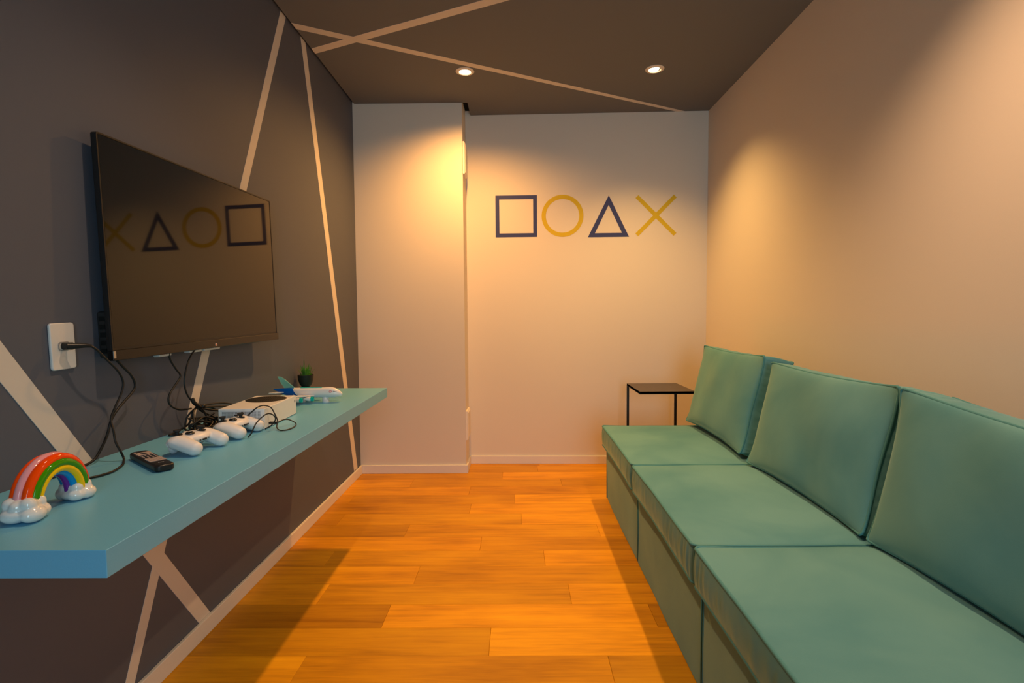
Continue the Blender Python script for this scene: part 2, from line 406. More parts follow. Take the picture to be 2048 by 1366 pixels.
def cross_pts(cx, cz, L, wd, ang):
    h = wd/2; p = [(h, h), (L, h), (L, -h), (h, -h), (h, -L), (-h, -L), (-h, -h), (-L, -h), (-L, h), (-h, h), (-h, L), (h, L)]
    c, s = math.cos(ang), math.sin(ang); return [(cx+a*c-b*s, cz+a*s+b*c) for a, b in p]
shape_frame('cross_decal', cross_pts(0.943, 1.697, 0.181, 0.027, PI/4), None, M['yellow_paint'], 'yellow cross outline at the right end of the wall shapes')

# small plates on the column side
for z0, z1, y0, y1, lb in ((1.945, 2.150, 3.425, 3.56, 'white cover plate high on the column side'), (0.215, 0.405, 3.41, 3.57, 'white cover plate low on the column side near the floor')):
    t = thing('cover_plate', lb, 'plate', (XCE, (y0+y1)/2, (z0+z1)/2), group='cover plates on the column side')
    h, d = (z1-z0)/2, (y1-y0)/2
    bm = bmesh.new()
    A = [bm.verts.new((0, s*d, q*h)) for s, q in ((-1, -1), (1, -1), (1, 1), (-1, 1))]
    B = [bm.verts.new((0.009, s*d, q*h)) for s, q in ((-1, -1), (1, -1), (1, 1), (-1, 1))]
    C = [bm.verts.new((0.016, s*(d-0.012), q*(h-0.012))) for s, q in ((-1, -1), (1, -1), (1, 1), (-1, 1))]
    bm.faces.new(A[::-1]); bm.faces.new(C)
    for P, Q in ((A, B), (B, C)):
        for i in range(4): bm.faces.new((P[i], P[(i+1) % 4], Q[(i+1) % 4], Q[i]))
    obj('plate', bm, M['skirting'], t)
    obj('screw', lathe([(0, 0.0165), (0.003, 0.0165), (0.003, 0.0155), (0, 0.0155)], 10, 'x', cap=False), M['grey'], t, loc=(0, 0, h*0.6))

# ------------------------------------------------------------------ downlights
for i, (lx, ly, pw, pc, ps) in enumerate(SPOTS):
    t = None
    if i < 2:
        t = thing('downlight', ('recessed downlight nearer the crossing stripes, lit warm' if i == 0 else 'recessed downlight on the right side of the ceiling, lit warm and tilted'), 'downlight', (lx, ly, ZC), group='recessed downlights')
    else:
        t = thing('downlight', 'overhead recessed warm downlight', 'downlight', (lx, ly, ZC), group='recessed downlights overhead')
        t['label'] = 'overhead recessed warm downlight above the '+('sofa, nearer than the photographed pair' if i == 2 else 'aisle beside the television, nearer than the photographed pair')
    bm = lathe([(0.0305, -0.001), (0.034, -0.0065), (0.038, -0.0070), (0.051, -0.0020), (0.051, 0.003), (0.0305, 0.003)], 40, cap=False)
    obj('trim_ring', bm, M['trim'], t, smooth=True, sharp=40)
    ln = obj('lens', lathe([(0, -0.0020), (0.020, -0.0020), (0.0300, -0.0012), (0.0303, 0.002), (0, 0.002)], 32, cap=False), M['lamp'], t, smooth=True, sharp=40)
    if i == 1: ln.rotation_euler = (0, math.radians(-4), 0)
    spot('downlight_beam', (lx, ly, ZC-0.012), pw, pc, ps)

# ------------------------------------------------------------------ floating shelf
ZS = 0.697; ZB = 0.6536; XS = -0.62; YF, YN = 2.478, 0.765
sh = obj('floating_shelf', bx(XL, XS, YN, YF, ZB, ZS), M['shelf'], bevel=0.0012)
tag(sh, 'long sky-blue floating shelf fixed to the charcoal wall', 'shelf')

# ------------------------------------------------------------------ television
def frame_axes(yaw, tilt, roll):
    W = Vector((math.sin(yaw), math.cos(yaw), 0)); N = Vector((math.cos(yaw), -math.sin(yaw), 0)); U = Vector((0, 0, 1))
    N2 = N*math.cos(tilt)+U*math.sin(tilt); U2 = U*math.cos(tilt)-N*math.sin(tilt)
    return W*math.cos(roll)+U2*math.sin(roll), U2*math.cos(roll)-W*math.sin(roll), N2
W_, U_, N_ = frame_axes(0.028, 0.0178, 0.0135)
C_ = Vector((-0.984, 1.6857, 1.2203))
TVM = Matrix(((W_.x, U_.x, N_.x, C_.x), (W_.y, U_.y, N_.y, C_.y), (W_.z, U_.z, N_.z, C_.z), (0, 0, 0, 1)))
tv = thing('television', 'large black flat-screen television on the charcoal wall, screen off', 'television', matrix=TVM)
TW, TH = 0.834, 0.549
P3 = lambda a, b, n: (a, b, n)
bm = prism(rrect(TW, TH, 0.006), -0.014, 0.0, P3)
obj('panel_case', bm, M['black_plastic'], tv, bevel=0.003)
obj('screen', bx(-TW/2+0.006, TW/2-0.006, -TH/2+0.030, TH/2-0.006, -0.001, 0.0006), M['screen'], tv)
bm = bmesh.new(); ring_into(bm, rrect(TW, TH, 0.006), rrect(TW-0.008, TH-0.008, 0.003), -0.002, 0.0018, P3)
obj('bezel', bm, M['black_plastic'], tv)
cb = obj('chin_bar', bx(-TW/2-0.001, TW/2+0.006, -TH/2-0.002, -TH/2+0.024, -0.012, 0.004), M['screen'], tv, bevel=0.002)
lg = obj('logo_badge', bx(-0.004, 0.006, -TH/2+0.004, -TH/2+0.011, 0.004, 0.0046), M['label'], tv)
lm = obj('logo_mark', prism([(-0.001, -TH/2+0.006), (0.003, -TH/2+0.006), (0.003, -TH/2+0.009), (-0.001, -TH/2+0.009)], 0.0046, 0.0049, P3), M['toy_red'], lg)
obj('silver_label', bx(-TW/2-0.001, -TW/2+0.006, -TH/2+0.004, -TH/2+0.022, 0.0035, 0.0048), M['chrome'], tv)
bm = bx(-TW/2+0.012, TW/2-0.05, -TH/2+0.004, -TH/2+0.12, -0.044, -0.014)
hs = obj('rear_housing', bm, M['black_matte'], tv, bevel=0.006)
for k in range(5):
    obj('vent_slot', bx(-TW/2+0.0105, -TW/2+0.0125, -TH/2+0.016+k*0.02, -TH/2+0.028+k*0.02, -0.036, -0.022), M['recess'], hs)
for a0, a1 in ((-0.235, -0.185), (-0.105, -0.045), (-0.032, 0.052)):
    bm = bmesh.new(); prism_into(bm, [(a0, -0.034), (a1, -0.034), (a1, -0.014), (a0, -0.014)], -TH/2-0.010, -TH/2+0.001, lambda a, b, n: (a, n, b))
    obj('foot_socket', bm, M['plate'], tv, bevel=0.003)
obj('wall_mount', bx(-0.15, 0.15, -0.10, 0.10, -0.043, -0.0142), M['metal_black'], tv)

# ------------------------------------------------------------------ wall socket
so = thing('wall_socket', 'white wall socket plate left of the television', 'socket', (XL, 1.179, 0.981))
so.rotation_euler = (math.radians(1.5), 0, 0)
wpl = lambda a, b, n: (n, a, b)
pl = obj('plate', prism(rrect(0.064, 0.106, 0.007), 0, 0.007, wpl), M['plate'], so, bevel=0.0025, bevseg=3)
bm = bmesh.new(); ring_into(bm, rrect(0.030, 0.020, 0.007), rrect(0.026, 0.016, 0.006), 0.0068, 0.0082, wpl)
obj('outlet_rim', bm, M['grey'], so)
obj('outlet_well', prism(rrect(0.026, 0.016, 0.006), 0.0065, 0.0072, wpl), M['plate'], so)

# ------------------------------------------------------------------ cables
def cable(name, pts, r, label, extra=None, m='cable', n=8, seg=8):
    t = thing(name, label, 'cable', pts[0])
    o = Vector(pts[0])
    obj('cord', tube([Vector(p)-o for p in pts], r, seg, n), M[m], t, smooth=True)
    return t, o
W0 = XL
# television power cable: plug in the socket, hangs, crosses, lies on the shelf, rises again behind the rainbow
t, o = cable('power_cable', [(-0.990, 1.204, 0.981), (-0.985, 1.218, 0.970), (-0.985, 1.248, 0.943), (-0.99, 1.287, 0.912), (-0.99, 1.302, 0.884), (-0.99, 1.295, 0.857), (-0.99, 1.272, 0.824), (-0.99, 1.257, 0.798), (-0.978, 1.248, 0.771), (-0.972, 1.245, 0.745),
    (-0.962, 1.247, 0.720), (-0.958, 1.250, 0.7035), (-0.947, 1.235, 0.7005), (-0.925, 1.202, 0.7005), (-0.909, 1.155, 0.7005), (-0.912, 1.126, 0.7005), (-0.925, 1.10, 0.7005), (-0.945, 1.06, 0.7005)], 0.0026,
    'black power cord plugged into the wall socket and trailing onto the shelf')
bm = bmesh.new(); tube_into(bm, [Vector((W0+0.006, 1.179, 0.981))-o, Vector((W0+0.018, 1.179, 0.981))-o, Vector((W0+0.026, 1.180, 0.981))-o], 0.0085, 12)
tube_into(bm, spline([Vector((W0+0.020, 1.172, 0.981))-o, Vector((W0+0.030, 1.184, 0.981))-o, Vector((W0+0.040, 1.197, 0.981))-o, Vector((W0+0.047, 1.208, 0.979))-o], 4), lambda u: 0.0078-0.0042*u, 12)
obj('plug', bm, M['black_plastic'], t, smooth=True, sharp=50)
cable('television_cable', [(-1.012, 1.292, 0.955), (-1.008, 1.305, 0.940), (-1.005, 1.325, 0.918), (-1.005, 1.35, 0.895), (-1.005, 1.363, 0.87), (-1.005, 1.355, 0.852), (-1.005, 1.322, 0.83), (-1.005, 1.294, 0.81), (-1.005, 1.276, 0.790), (-1.005, 1.262, 0.758), (-1.005, 1.243, 0.731), (-1.007, 1.222, 0.708),
    (-1.010, 1.195, 0.7008), (-1.010, 1.160, 0.7008), (-1.008, 1.10, 0.7008)], 0.0031,
      'thick black cord hanging from the television near corner along the wall')
HX = W0+0.035
cable('video_cable', [(-1.0, 1.493, 0.948), (-1.0, 1.50, 0.921), (-1.0, 1.523, 0.892), (-1.0, 1.542, 0.869), (-1.0, 1.52, 0.848), (-1.0, 1.494, 0.827), (-1.0, 1.484, 0.807), (-1.0, 1.494, 0.788), (-1.0, 1.526, 0.772), (-1.0, 1.568, 0.765), (-1.0, 1.586, 0.764)], 0.0028,
      'wavy black cord dropping from under the television to the cable bundle')
cable('signal_cable', [(-0.995, 1.612, 0.946), (-0.995, 1.583, 0.921), (-0.995, 1.564, 0.892), (-0.995, 1.552, 0.856), (-0.995, 1.555, 0.825), (-0.995, 1.57, 0.800), (-0.992, 1.585, 0.783)], 0.0026,
      'black cord curving from the television middle down to the cable bundle')
# the tied bundle lying against the wall
tb = thing('cable_bundle', 'tangled bundle of tied black cords between wall and game console', 'cable', (W0+0.05, 1.65, ZS))
ob = Vector((W0+0.05, 1.65, ZS))
bm = bmesh.new()
KN = Vector((W0+0.045, 1.665, 0.742))
def shift(p):
    k = max(0, (p[2]-0.7005)/0.042); yk = 1 if p[1] < 1.72 else max(0.1, 1-(p[1]-1.72)/0.12)
    return Vector((min(p[0], W0+0.105) if p[1] > 1.54 else p[0], p[1]-0.07*min(k, 1.2)*yk, p[2]+0.024*min(k, 1.4)*yk))
def S3(*pts): return spline([shift(p)-ob for p in pts], 8)
loops = [
    [(W0+0.045, 1.665, 0.757), (W0+0.052, 1.672, 0.742), (W0+0.06, 1.655, 0.722), (W0+0.062, 1.60, 0.703), (W0+0.05, 1.53, 0.7005), (W0+0.022, 1.50, 0.7005), (W0+0.02, 1.545, 0.702), (W0+0.03, 1.60, 0.712), (W0+0.035, 1.64, 0.73), KN],
    [KN, (W0+0.03, 1.62, 0.727), (W0+0.028, 1.585, 0.712), (W0+0.035, 1.56, 0.703), (W0+0.06, 1.555, 0.7005), (W0+0.085, 1.61, 0.7005), (W0+0.075, 1.70, 0.701), (W0+0.055, 1.74, 0.712), (W0+0.05, 1.72, 0.733), KN],
    [KN, (W0+0.05, 1.63, 0.735), (W0+0.06, 1.59, 0.72), (W0+0.07, 1.55, 0.705), (W0+0.095, 1.53, 0.7005), (W0+0.12, 1.58, 0.7005), (W0+0.11, 1.68, 0.702), (W0+0.09, 1.76, 0.71), (W0+0.07, 1.78, 0.715)],
    [KN, (W0+0.055, 1.70, 0.738), (W0+0.06, 1.76, 0.733), (W0+0.07, 1.81, 0.727), (W0+0.09, 1.84, 0.722)],
    [KN, (W0+0.05, 1.71, 0.742), (W0+0.05, 1.77, 0.742), (W0+0.065, 1.82, 0.731), (W0+0.09, 1.84, 0.73)],
    [KN, (W0+0.06, 1.70, 0.730), (W0+0.08, 1.74, 0.722), (W0+0.10, 1.78, 0.714), (W0+0.12, 1.80, 0.715)],
    [(W0+0.10, 1.50, 0.7005), (W0+0.08, 1.56, 0.7005), (W0+0.09, 1.65, 0.704), (W0+0.11, 1.72, 0.708), (W0+0.13, 1.77, 0.72)],
    [(W0+0.05, 1.54, 0.7005), (W0+0.07, 1.62, 0.7045), (W0+0.10, 1.66, 0.7005), (W0+0.12, 1.74, 0.7005), (W0+0.14, 1.79, 0.703)],
    [KN, (W0+0.045, 1.68, 0.725), (W0+0.06, 1.69, 0.712), (W0+0.09, 1.68, 0.702), (W0+0.12, 1.64, 0.7005), (W0+0.10, 1.59, 0.7025), (W0+0.07, 1.58, 0.706)],
]
rb_ = random.Random(4)
for q in range(6):
    a0 = rb_.uniform(0, 6); L = []
    for t_ in range(9):
        a = a0+t_*0.8; rr = 0.028+0.012*math.sin(a*1.7+q)
        L.append((W0+0.062+rr*0.9*math.cos(a)*0.8, 1.625+rr*1.9*math.sin(a), max(0.7005, 0.712+0.012*math.sin(a*1.3+q)-0.006*(q % 3))))
    loops.append(L)
for L in loops: tube_into(bm, S3(*L), 0.0029, 8)
obj('cord', bm, M['cable'], tb, smooth=True)
bm = bmesh.new(); tube_into(bm, S3((W0+0.046, 1.660, 0.762), (W0+0.048, 1.666, 0.752), (W0+0.052, 1.672, 0.740)), 0.006, 10)
tube_into(bm, S3((W0+0.04, 1.690, 0.742), (W0+0.06, 1.680, 0.742)), 0.005, 10)
obj('cable_tie', bm, M['cable'], tb, smooth=True)

# ------------------------------------------------------------------ rainbow ornament
rb = thing('rainbow_ornament', 'glazed ceramic rainbow ornament with white cloud feet', 'ornament', (-0.853, 0.938, ZS), rotz=math.radians(1))
def cloud(yc, seed, k=1.0, kz=1.0):
    rnd = random.Random(seed); bm = bmesh.new()
    for (x, y, z, rx, ry, rz) in ((0, 0, 0.012, 0.034, 0.028, 0.0125), (-0.022, 0.006, 0.013, 0.016, 0.019, 0.013), (0.022, -0.006, 0.012, 0.017, 0.021, 0.0125), (0.012, 0.012, 0.012, 0.020, 0.018, 0.012),
            (-0.006, -0.014, 0.012, 0.022, 0.016, 0.012), (0.0, 0.0, 0.026, 0.026, 0.021, 0.011), (0.017, -0.009, 0.027, 0.013, 0.012, 0.0105), (-0.014, -0.009, 0.027, 0.014, 0.013, 0.0105), (0.014, 0.012, 0.026, 0.013, 0.011, 0.0105), (-0.015, 0.012, 0.0255, 0.012, 0.011, 0.010), (0.001, -0.015, 0.0245, 0.011, 0.010, 0.009)):
        ball(bm, Vector((x*k*0.92, yc+y*k*(1 if yc < 0 else -1), z*kz)), (rx*k, ry*k, rz*kz))
    for v in bm.verts:
        if v.co.z < 0.0012: v.co.z = 0.0012
    return blob('cloud', bm, 0.0016, 9, M['glaze_white'], rb)
cloud(-0.057, 3, 1.0, 1.15); cloud(0.050, 5, 0.84, 1.0)
ZA = 0.033
bands = [('orange', 0.0665, -0.0135, .0075), ('pink', 0.0685, -0.0035, .0085), ('orange', 0.0665, 0.0085, .0085), ('green', 0.0585, 0.0145, .0075), ('yellow', 0.0495, 0.0145, .0068),
         ('blue', 0.0435, 0.0075, .0068), ('purple', 0.0420, -0.0035, .0075), ('blue', 0.0440, -0.0125, .006), ('yellow', 0.0500, -0.0165, .0062), ('green', 0.0585, -0.0165, .0068)]
for nm, rr, tt, rad in bands:
    path = [Vector((tt, -rr*0.93*math.cos(a), ZA-0.012+rr*math.sin(a)*1.08)) for a in [(-0.06+(PI+0.12)*i/40) for i in range(41)]]
    bm = bmesh.new(); tube_into(bm, path, rad, 14)
    obj('band', bm, M['glaze_'+nm], rb, smooth=True)['label'] = nm+' glazed band'
path = [Vector((-0.001, -0.0515*math.cos(a), ZA-0.012+0.0555*math.sin(a)*1.08)) for a in [(PI*i/40) for i in range(41)]]
bm = bmesh.new(); tube_into(bm, path, 0.0135, 12); obj('core', bm, M['glaze_yellow'], rb, smooth=True)

# ------------------------------------------------------------------ remote control
rc_c = Vector((-0.868, 1.218, ZS)); ang = math.atan2(1.148-1.268, -0.798+0.949)
rm = thing('remote_control', 'black television remote with pale printed keys on the shelf', 'remote', rc_c, rotz=ang)
bm = prism(rrect(0.190, 0.040, 0.012, 6), 0.001, 0.017, P3)
obj('body', bm, M['black_plastic'], rm, bevel=0.005, bevseg=4)
zt = 0.0172
bm = bmesh.new()
co = [(-0.052+0.016*math.cos(2*PI*i/32), 0.016*math.sin(2*PI*i/32)) for i in range(32)]
cin = [(-0.052+0.008*math.cos(2*PI*i/32), 0.008*math.sin(2*PI*i/32)) for i in range(32)]
ring_into(bm, co, cin, zt-0.0004, zt+0.0006, P3); obj('direction_ring', bm, M['remote_grey'], rm)
for k in range(4):
    x = 0.014+k*0.010
    bm = prism([(x+a*1.0, b) for a, b in rrect(0.0065, 0.034, 0.003)], zt-0.0004, zt+0.0008, P3); obj('wide_key', bm, M['remote_grey'], rm)
for x in (-0.075, -0.028, -0.018, -0.008, 0.002):
    for y in (-0.012, -0.004, 0.004, 0.012):
        if x == -0.075 and abs(y) < 0.006: continue
        k = bpy.data.objects.get('key')
        ko = obj('key', prism([(x+a, y+b) for a, b in rrect(0.0045, 0.0032, 0.0012, 3)], zt-0.0004, zt+0.0006, P3), M['remote_grey'], rm)
for (x, y) in ((-0.066, 0.014), (-0.066, -0.014), (-0.038, 0.013), (-0.038, -0.013)):
    obj('key', prism([(x+a, y+b) for a, b in rrect(0.007, 0.005, 0.002, 3)], zt-0.0004, zt+0.0006, P3), M['remote_grey'], rm)
bm = prism([(0.066+a, b) for a, b in rrect(0.002, 0.012, 0.0005, 2)], zt-0.0004, zt+0.0003, P3); obj('printed_mark', bm, M['grey'], rm)

# ------------------------------------------------------------------ game controllers
def make_controller():
    t = thing('game_controller', '', 'controller', group='white game controllers on the shelf')
    bm = bmesh.new()
    def E(c, r, rz=0, rx=0): ball(bm, Vector(c), r, (Matrix.Rotation(rz, 3, 'Z') @ Matrix.Rotation(rx, 3, 'X')), 28, 16)
    E((0, 0.004, 0.0395), (0.060, 0.035, 0.0145)); E((0, -0.010, 0.0365), (0.042, 0.023, 0.0135)); E((0, 0.016, 0.034), (0.050, 0.020, 0.013))
    for s in (-1, 1):
        E((s*0.046, 0.006, 0.036), (0.029, 0.029, 0.0165), 0)
        n = 9
        for i in range(n):
            u = i/(n-1)
            x = s*(0.049+0.003*math.sin(u*1.9)); y = 0.006-u*0.048; z = 0.034-0.0140*u**1.3
            E((x, y, z), (0.0245-0.0045*u, 0.024-0.003*u, 0.0190-0.0002*u))
        E((s*0.048, 0.020, 0.022), (0.014, 0.013, 0.020), 0, 0.3)
    E((0, 0.002, 0.030), (0.026, 0.022, 0.010))
    sh_ = blob('shell', bm, 0.0021, 7, M['white_controller'], t)
    # moulded seam: a fine dark ring of tube segments is avoided; trigger and bumpers are parts of their own
    for s in (-1, 1):
        bm = bmesh.new(); ball(bm, Vector((s*0.045, 0.031, 0.030)), (0.016, 0.009, 0.013)); obj('trigger', bm, M['white_plastic'], t, smooth=True)
    def stick(x, y, z):
        bm = lathe([(0.0045, 0), (0.0045, 0.007), (0.0088, 0.0095), (0.0095, 0.0115), (0.0088, 0.0135), (0.006, 0.0122), (0, 0.0120)], 24)
        k = obj('thumbstick', bm, M['black_matte'], t, smooth=True, sharp=45, loc=(x, y, z)); k.rotation_euler = (0, 0, 0)
        bm = lathe([(0.0, 0), (0.0125, 0), (0.0125, 0.0015), (0.0105, 0.0022), (0, 0.0010)], 24, cap=False)
        obj('stick_well', bm, M['black_plastic'], k, smooth=True, sharp=40, loc=(0, 0, -0.0008))
    stick(-0.042, 0.014, 0.0535); stick(0.021, -0.006, 0.0525)
    bm = lathe([(0, 0.0), (0.0115, 0.0), (0.0115, 0.002), (0.0100, 0.0035), (0.004, 0.0022), (0, 0.0022)], 28, cap=False)
    dp = obj('direction_pad', bm, M['black_plastic'], t, smooth=True, sharp=35, loc=(-0.021, -0.006, 0.0522))
    bm = bmesh.new(); box(bm, -0.0085, 0.0085, -0.0026, 0.0026, 0.002, 0.0052); box(bm, -0.0026, 0.0026, -0.0085, 0.0085, 0.002, 0.0054)
    obj('pad_cross', bm, M['black_plastic'], dp)
    for dx, dy in ((0, 0.0095), (0, -0.0095), (0.0095, 0), (-0.0095, 0)):
        obj('face_button', lathe([(0, 0), (0.0042, 0), (0.0042, 0.0025), (0.003, 0.0034), (0, 0.0037)], 16, cap=False), M['black_plastic'], t, smooth=True, sharp=40, loc=(0.044+dx, 0.014+dy, 0.0530))
    obj('home_button', lathe([(0, 0), (0.0065, 0), (0.0065, 0.001), (0, 0.0016)], 20, cap=False), M['plate'], t, smooth=True, sharp=40, loc=(0, 0.024, 0.0515))
    # sockets on the user side between the grips
    bm = prism([(a, 0.0335+b) for a, b in rrect(0.013, 0.0048, 0.001, 3)], -0.0350, -0.0305, lambda a, b, n: (a, n, b))
    obj('headset_port', bm, M['black_plastic'], t)
    bm = prism([(0.016+a, 0.0340+b) for a, b in rrect(0.003, 0.003, 0.0014, 4)], -0.0340, -0.0295, lambda a, b, n: (a, n, b)); obj('audio_jack', bm, M['black_plastic'], t)
    bm = prism([(-0.015+a, 0.0335+b) for a, b in rrect(0.003, 0.003, 0.0014, 4)], -0.0340, -0.0295, lambda a, b, n: (a, n, b)); obj('audio_jack', bm, M['black_plastic'], t)
    return t
g1 = make_controller(); g1['label'] = 'white game controller nearest the remote, resting on its grips'
g1.scale = (0.94, 0.94, 0.94); g1.location = (-0.843, 1.343, ZS); g1.rotation_euler = (0, 0, math.radians(90-7))
g2 = copy_tree(g1); g2['label'] = 'white game controller beside the game console'
g2.location = (-0.826, 1.512, ZS); g2.rotation_euler = (0, 0, math.radians(90-2))

# ------------------------------------------------------------------ game console
gc = thing('game_console', 'flat white game console with round black top vent', 'console', (-0.772, 1.580, ZS), rotz=math.radians(2.9))
# local: x from -0.136 to 0 (towards wall), y from 0 to 0.262
CW, CL, CH = 0.138, 0.262, 0.066
obj('case', bx(-CW, 0, 0, CL, 0.0015, CH), M['white_plastic'], gc, bevel=0.0022, bevseg=3)
obj('base_foot', bx(-CW+0.01, -0.01, 0.01, CL-0.01, 0, 0.002), M['black_matte'], gc)
tv_ = obj('round_vent', lathe([(0, 0.0), (0.0640, 0.0), (0.0640, 0.0008), (0.0625, 0.0014), (0, 0.0014)], 64, cap=False), M['black_matte'], gc, smooth=True, sharp=30, loc=(-CW/2, 0.180, CH))
bm = bmesh.new()
for ring in range(1, 11):
    n = ring*6
    for i in range(n):
        a = 2*PI*i/n; bmesh.ops.create_circle(bm, cap_ends=True, segments=6, radius=0.0016, matrix=Matrix.Translation((ring*0.0057*math.cos(a), ring*0.0057*math.sin(a), 0.0016)))
ho = obj('vent_holes', bm, M['recess'], tv_); ho['kind'] = 'stuff'
# near end: recessed field of holes
gr = obj('vent_grille', bx(-CW+0.010, -0.010, -0.0006, 0.001, 0.008, CH-0.006), mat('shaded_white_grille', (0.70, 0.72, 0.76), 0.5), gc)
bm = bmesh.new()
nx, nz = 27, 13
for i in range(nx):
    for j in range(nz):
        x = -CW+0.0135+(CW-0.027)*i/(nx-1); z = 0.011+(CH-0.021)*j/(nz-1)
        box(bm, x-0.0010, x+0.0010, -0.0010, -0.0004, z-0.0009, z+0.0009)
ho = obj('grille_holes', bm, M['recess'], gr); ho['kind'] = 'stuff'
obj('printed_label', bx(-CW+0.006, -CW+0.022, -0.0004, 0.0005, CH-0.0060, CH-0.0035), M['plate'], gc)
# front face (towards the room): power button emblem and port
bm = bmesh.new(); fp = lambda a, b, n: (n, a, b)
ci_o = [(0.248+0.0052*math.cos(2*PI*i/24), 0.048+0.0052*math.sin(2*PI*i/24)) for i in range(24)]
ci_i = [(0.248+0.0044*math.cos(2*PI*i/24), 0.048+0.0044*math.sin(2*PI*i/24)) for i in range(24)]
ring_into(bm, ci_o, ci_i, -0.0002, 0.0005, fp)
pb = obj('power_button', bm, M['grey'], gc)
for s in (-1, 1):
    pts = [(0.248+s*0.0030, 0.0448), (0.248+s*0.0006, 0.0480), (0.248+s*0.0030, 0.0515), (0.248+s*0.0016, 0.0520), (0.248-s*0.0002, 0.0488), (0.248-s*0.0002, 0.0472), (0.248+s*0.0018, 0.0440)]
    obj('emblem_stroke', prism(pts, -0.0002, 0.0006, fp), M['black_matte'], pb)
obj('usb_port', bx(-0.001, 0.0006, 0.030, 0.044, 0.013, 0.018), M['black_plastic'], gc)

# usb lead from the console, looping on the shelf and over the second controller
t, o = cable('usb_lead', [(-0.748, 1.609, 0.7135), (-0.742, 1.611, 0.716), (-0.735, 1.630, 0.719), (-0.727, 1.652, 0.7135), (-0.708, 1.652, 0.7025), (-0.697, 1.622, 0.7), (-0.695, 1.585, 0.7), (-0.704, 1.562, 0.7), (-0.722, 1.566, 0.7), (-0.738, 1.585, 0.706), (-0.742, 1.600, 0.722),
    (-0.752, 1.600, 0.747), (-0.762, 1.600, 0.763), (-0.778, 1.590, 0.771), (-0.790, 1.575, 0.768), (-0.805, 1.568, 0.755), (-0.820, 1.565, 0.740), (-0.830, 1.568, 0.722)], 0.0019,
    'thin black usb lead looping from the console front')
obj('usb_plug', bx(-0.0235, 0.002, -0.006, 0.006, -0.003, 0.003), M['black_plastic'], t, bevel=0.0012)
cable('charging_lead', [(-0.768, 1.572, 0.702), (-0.752, 1.582, 0.712), (-0.738, 1.578, 0.731), (-0.736, 1.56, 0.747), (-0.742, 1.54, 0.755), (-0.750, 1.52, 0.749), (-0.757, 1.50, 0.736), (-0.758, 1.485, 0.724), (-0.762, 1.478, 0.710), (-0.768, 1.470, 0.7)], 0.0019,
      'thin black lead draped over the right grip of the far controller')
cable('headset_plug_lead', [(-0.905, 1.47, 0.722), (-0.915, 1.468, 0.721), (-0.93, 1.465, 0.719)], 0.003, 'short black plug sticking out behind the far controller')

# ------------------------------------------------------------------ toy airplane
ap = thing('toy_airplane', 'white toy airliner with blue tail and teal fin', 'toy', (-0.838, 2.085, ZS), rotz=math.radians(1))
ZF = 0.0390; Rf = 0.0205
def fus_ring(bm, x, ry, rz, zc, seg=24):
    return [bm.verts.new((x, ry*math.cos(2*PI*i/seg), zc+rz*math.sin(2*PI*i/seg))) for i in range(seg)]
def fus(sections, cap0=True, cap1=True):
    bm = bmesh.new(); rings = [fus_ring(bm, *s) for s in sections]
    for A, B in zip(rings, rings[1:]):
        for i in range(24): bm.faces.new((A[i], A[(i+1) % 24], B[(i+1) % 24], B[i]))
    if cap0: bm.faces.new(rings[0][::-1])
    if cap1: bm.faces.new(rings[-1])
    return bm
nose = [(0.0580, .0198, .0205, ZF), (0.080, .0198, .0212, ZF+0.0004), (0.095, .0192, .0210, ZF), (0.108, .0175, .0188, ZF-0.0015), (0.120, .0140, .0140, ZF-0.004), (0.128, .0100, .0100, ZF-0.0065), (0.1335, .005, .005, ZF-0.008), (0.135, .0012, .0012, ZF-0.008)]
body = [(-0.056, .0188, .0190, ZF+0.001), (-0.04, .0196, .0200, ZF), (0, .0198, .0203, ZF), (0.0580, .0198, .0205, ZF)]
obj('fuselage', fus(body+nose[1:], True, True), M['toy_white'], ap, smooth=True, sharp=60)
tail = [(-0.138, .0025, .0030, ZF+0.0135), (-0.124, .0055, .0055, ZF+0.0115), (-0.105, .0105, .0115, ZF+0.007), (-0.085, .0150, .0160, ZF+0.0035), (-0.065, .0182, .0187, ZF+0.0014), (-0.053, .0194, .0198, ZF+0.0006), (-0.046, .0198, .0203, ZF+0.0002)]
bm = fus(tail)
for v in bm.verts: v.co.x += (0.030)*(ZF-v.co.z)/0.04 if v.co.x > -0.070 else 0
obj('tail_section', bm, M['toy_blue'], ap, smooth=True, sharp=60)
obj('tail_fin', prism([(-0.094, ZF+0.016), (-0.052, ZF+0.0185), (-0.066, ZF+0.030), (-0.090, ZF+0.052), (-0.108, ZF+0.064), (-0.122, ZF+0.066), (-0.108, ZF+0.038)], -0.0022, 0.0022, lambda a, b, n: (a, n, b)), M['toy_clear'], ap, bevel=0.001)
def wing(pts, z0, dihedral, th, m, name, s):
    bm = bmesh.new()
    prism_into(bm, pts, -th/2, th/2, lambda a, b, n: (a, s*b, z0+b*dihedral+n)); return obj(name, bm, m, ap, bevel=0.001)
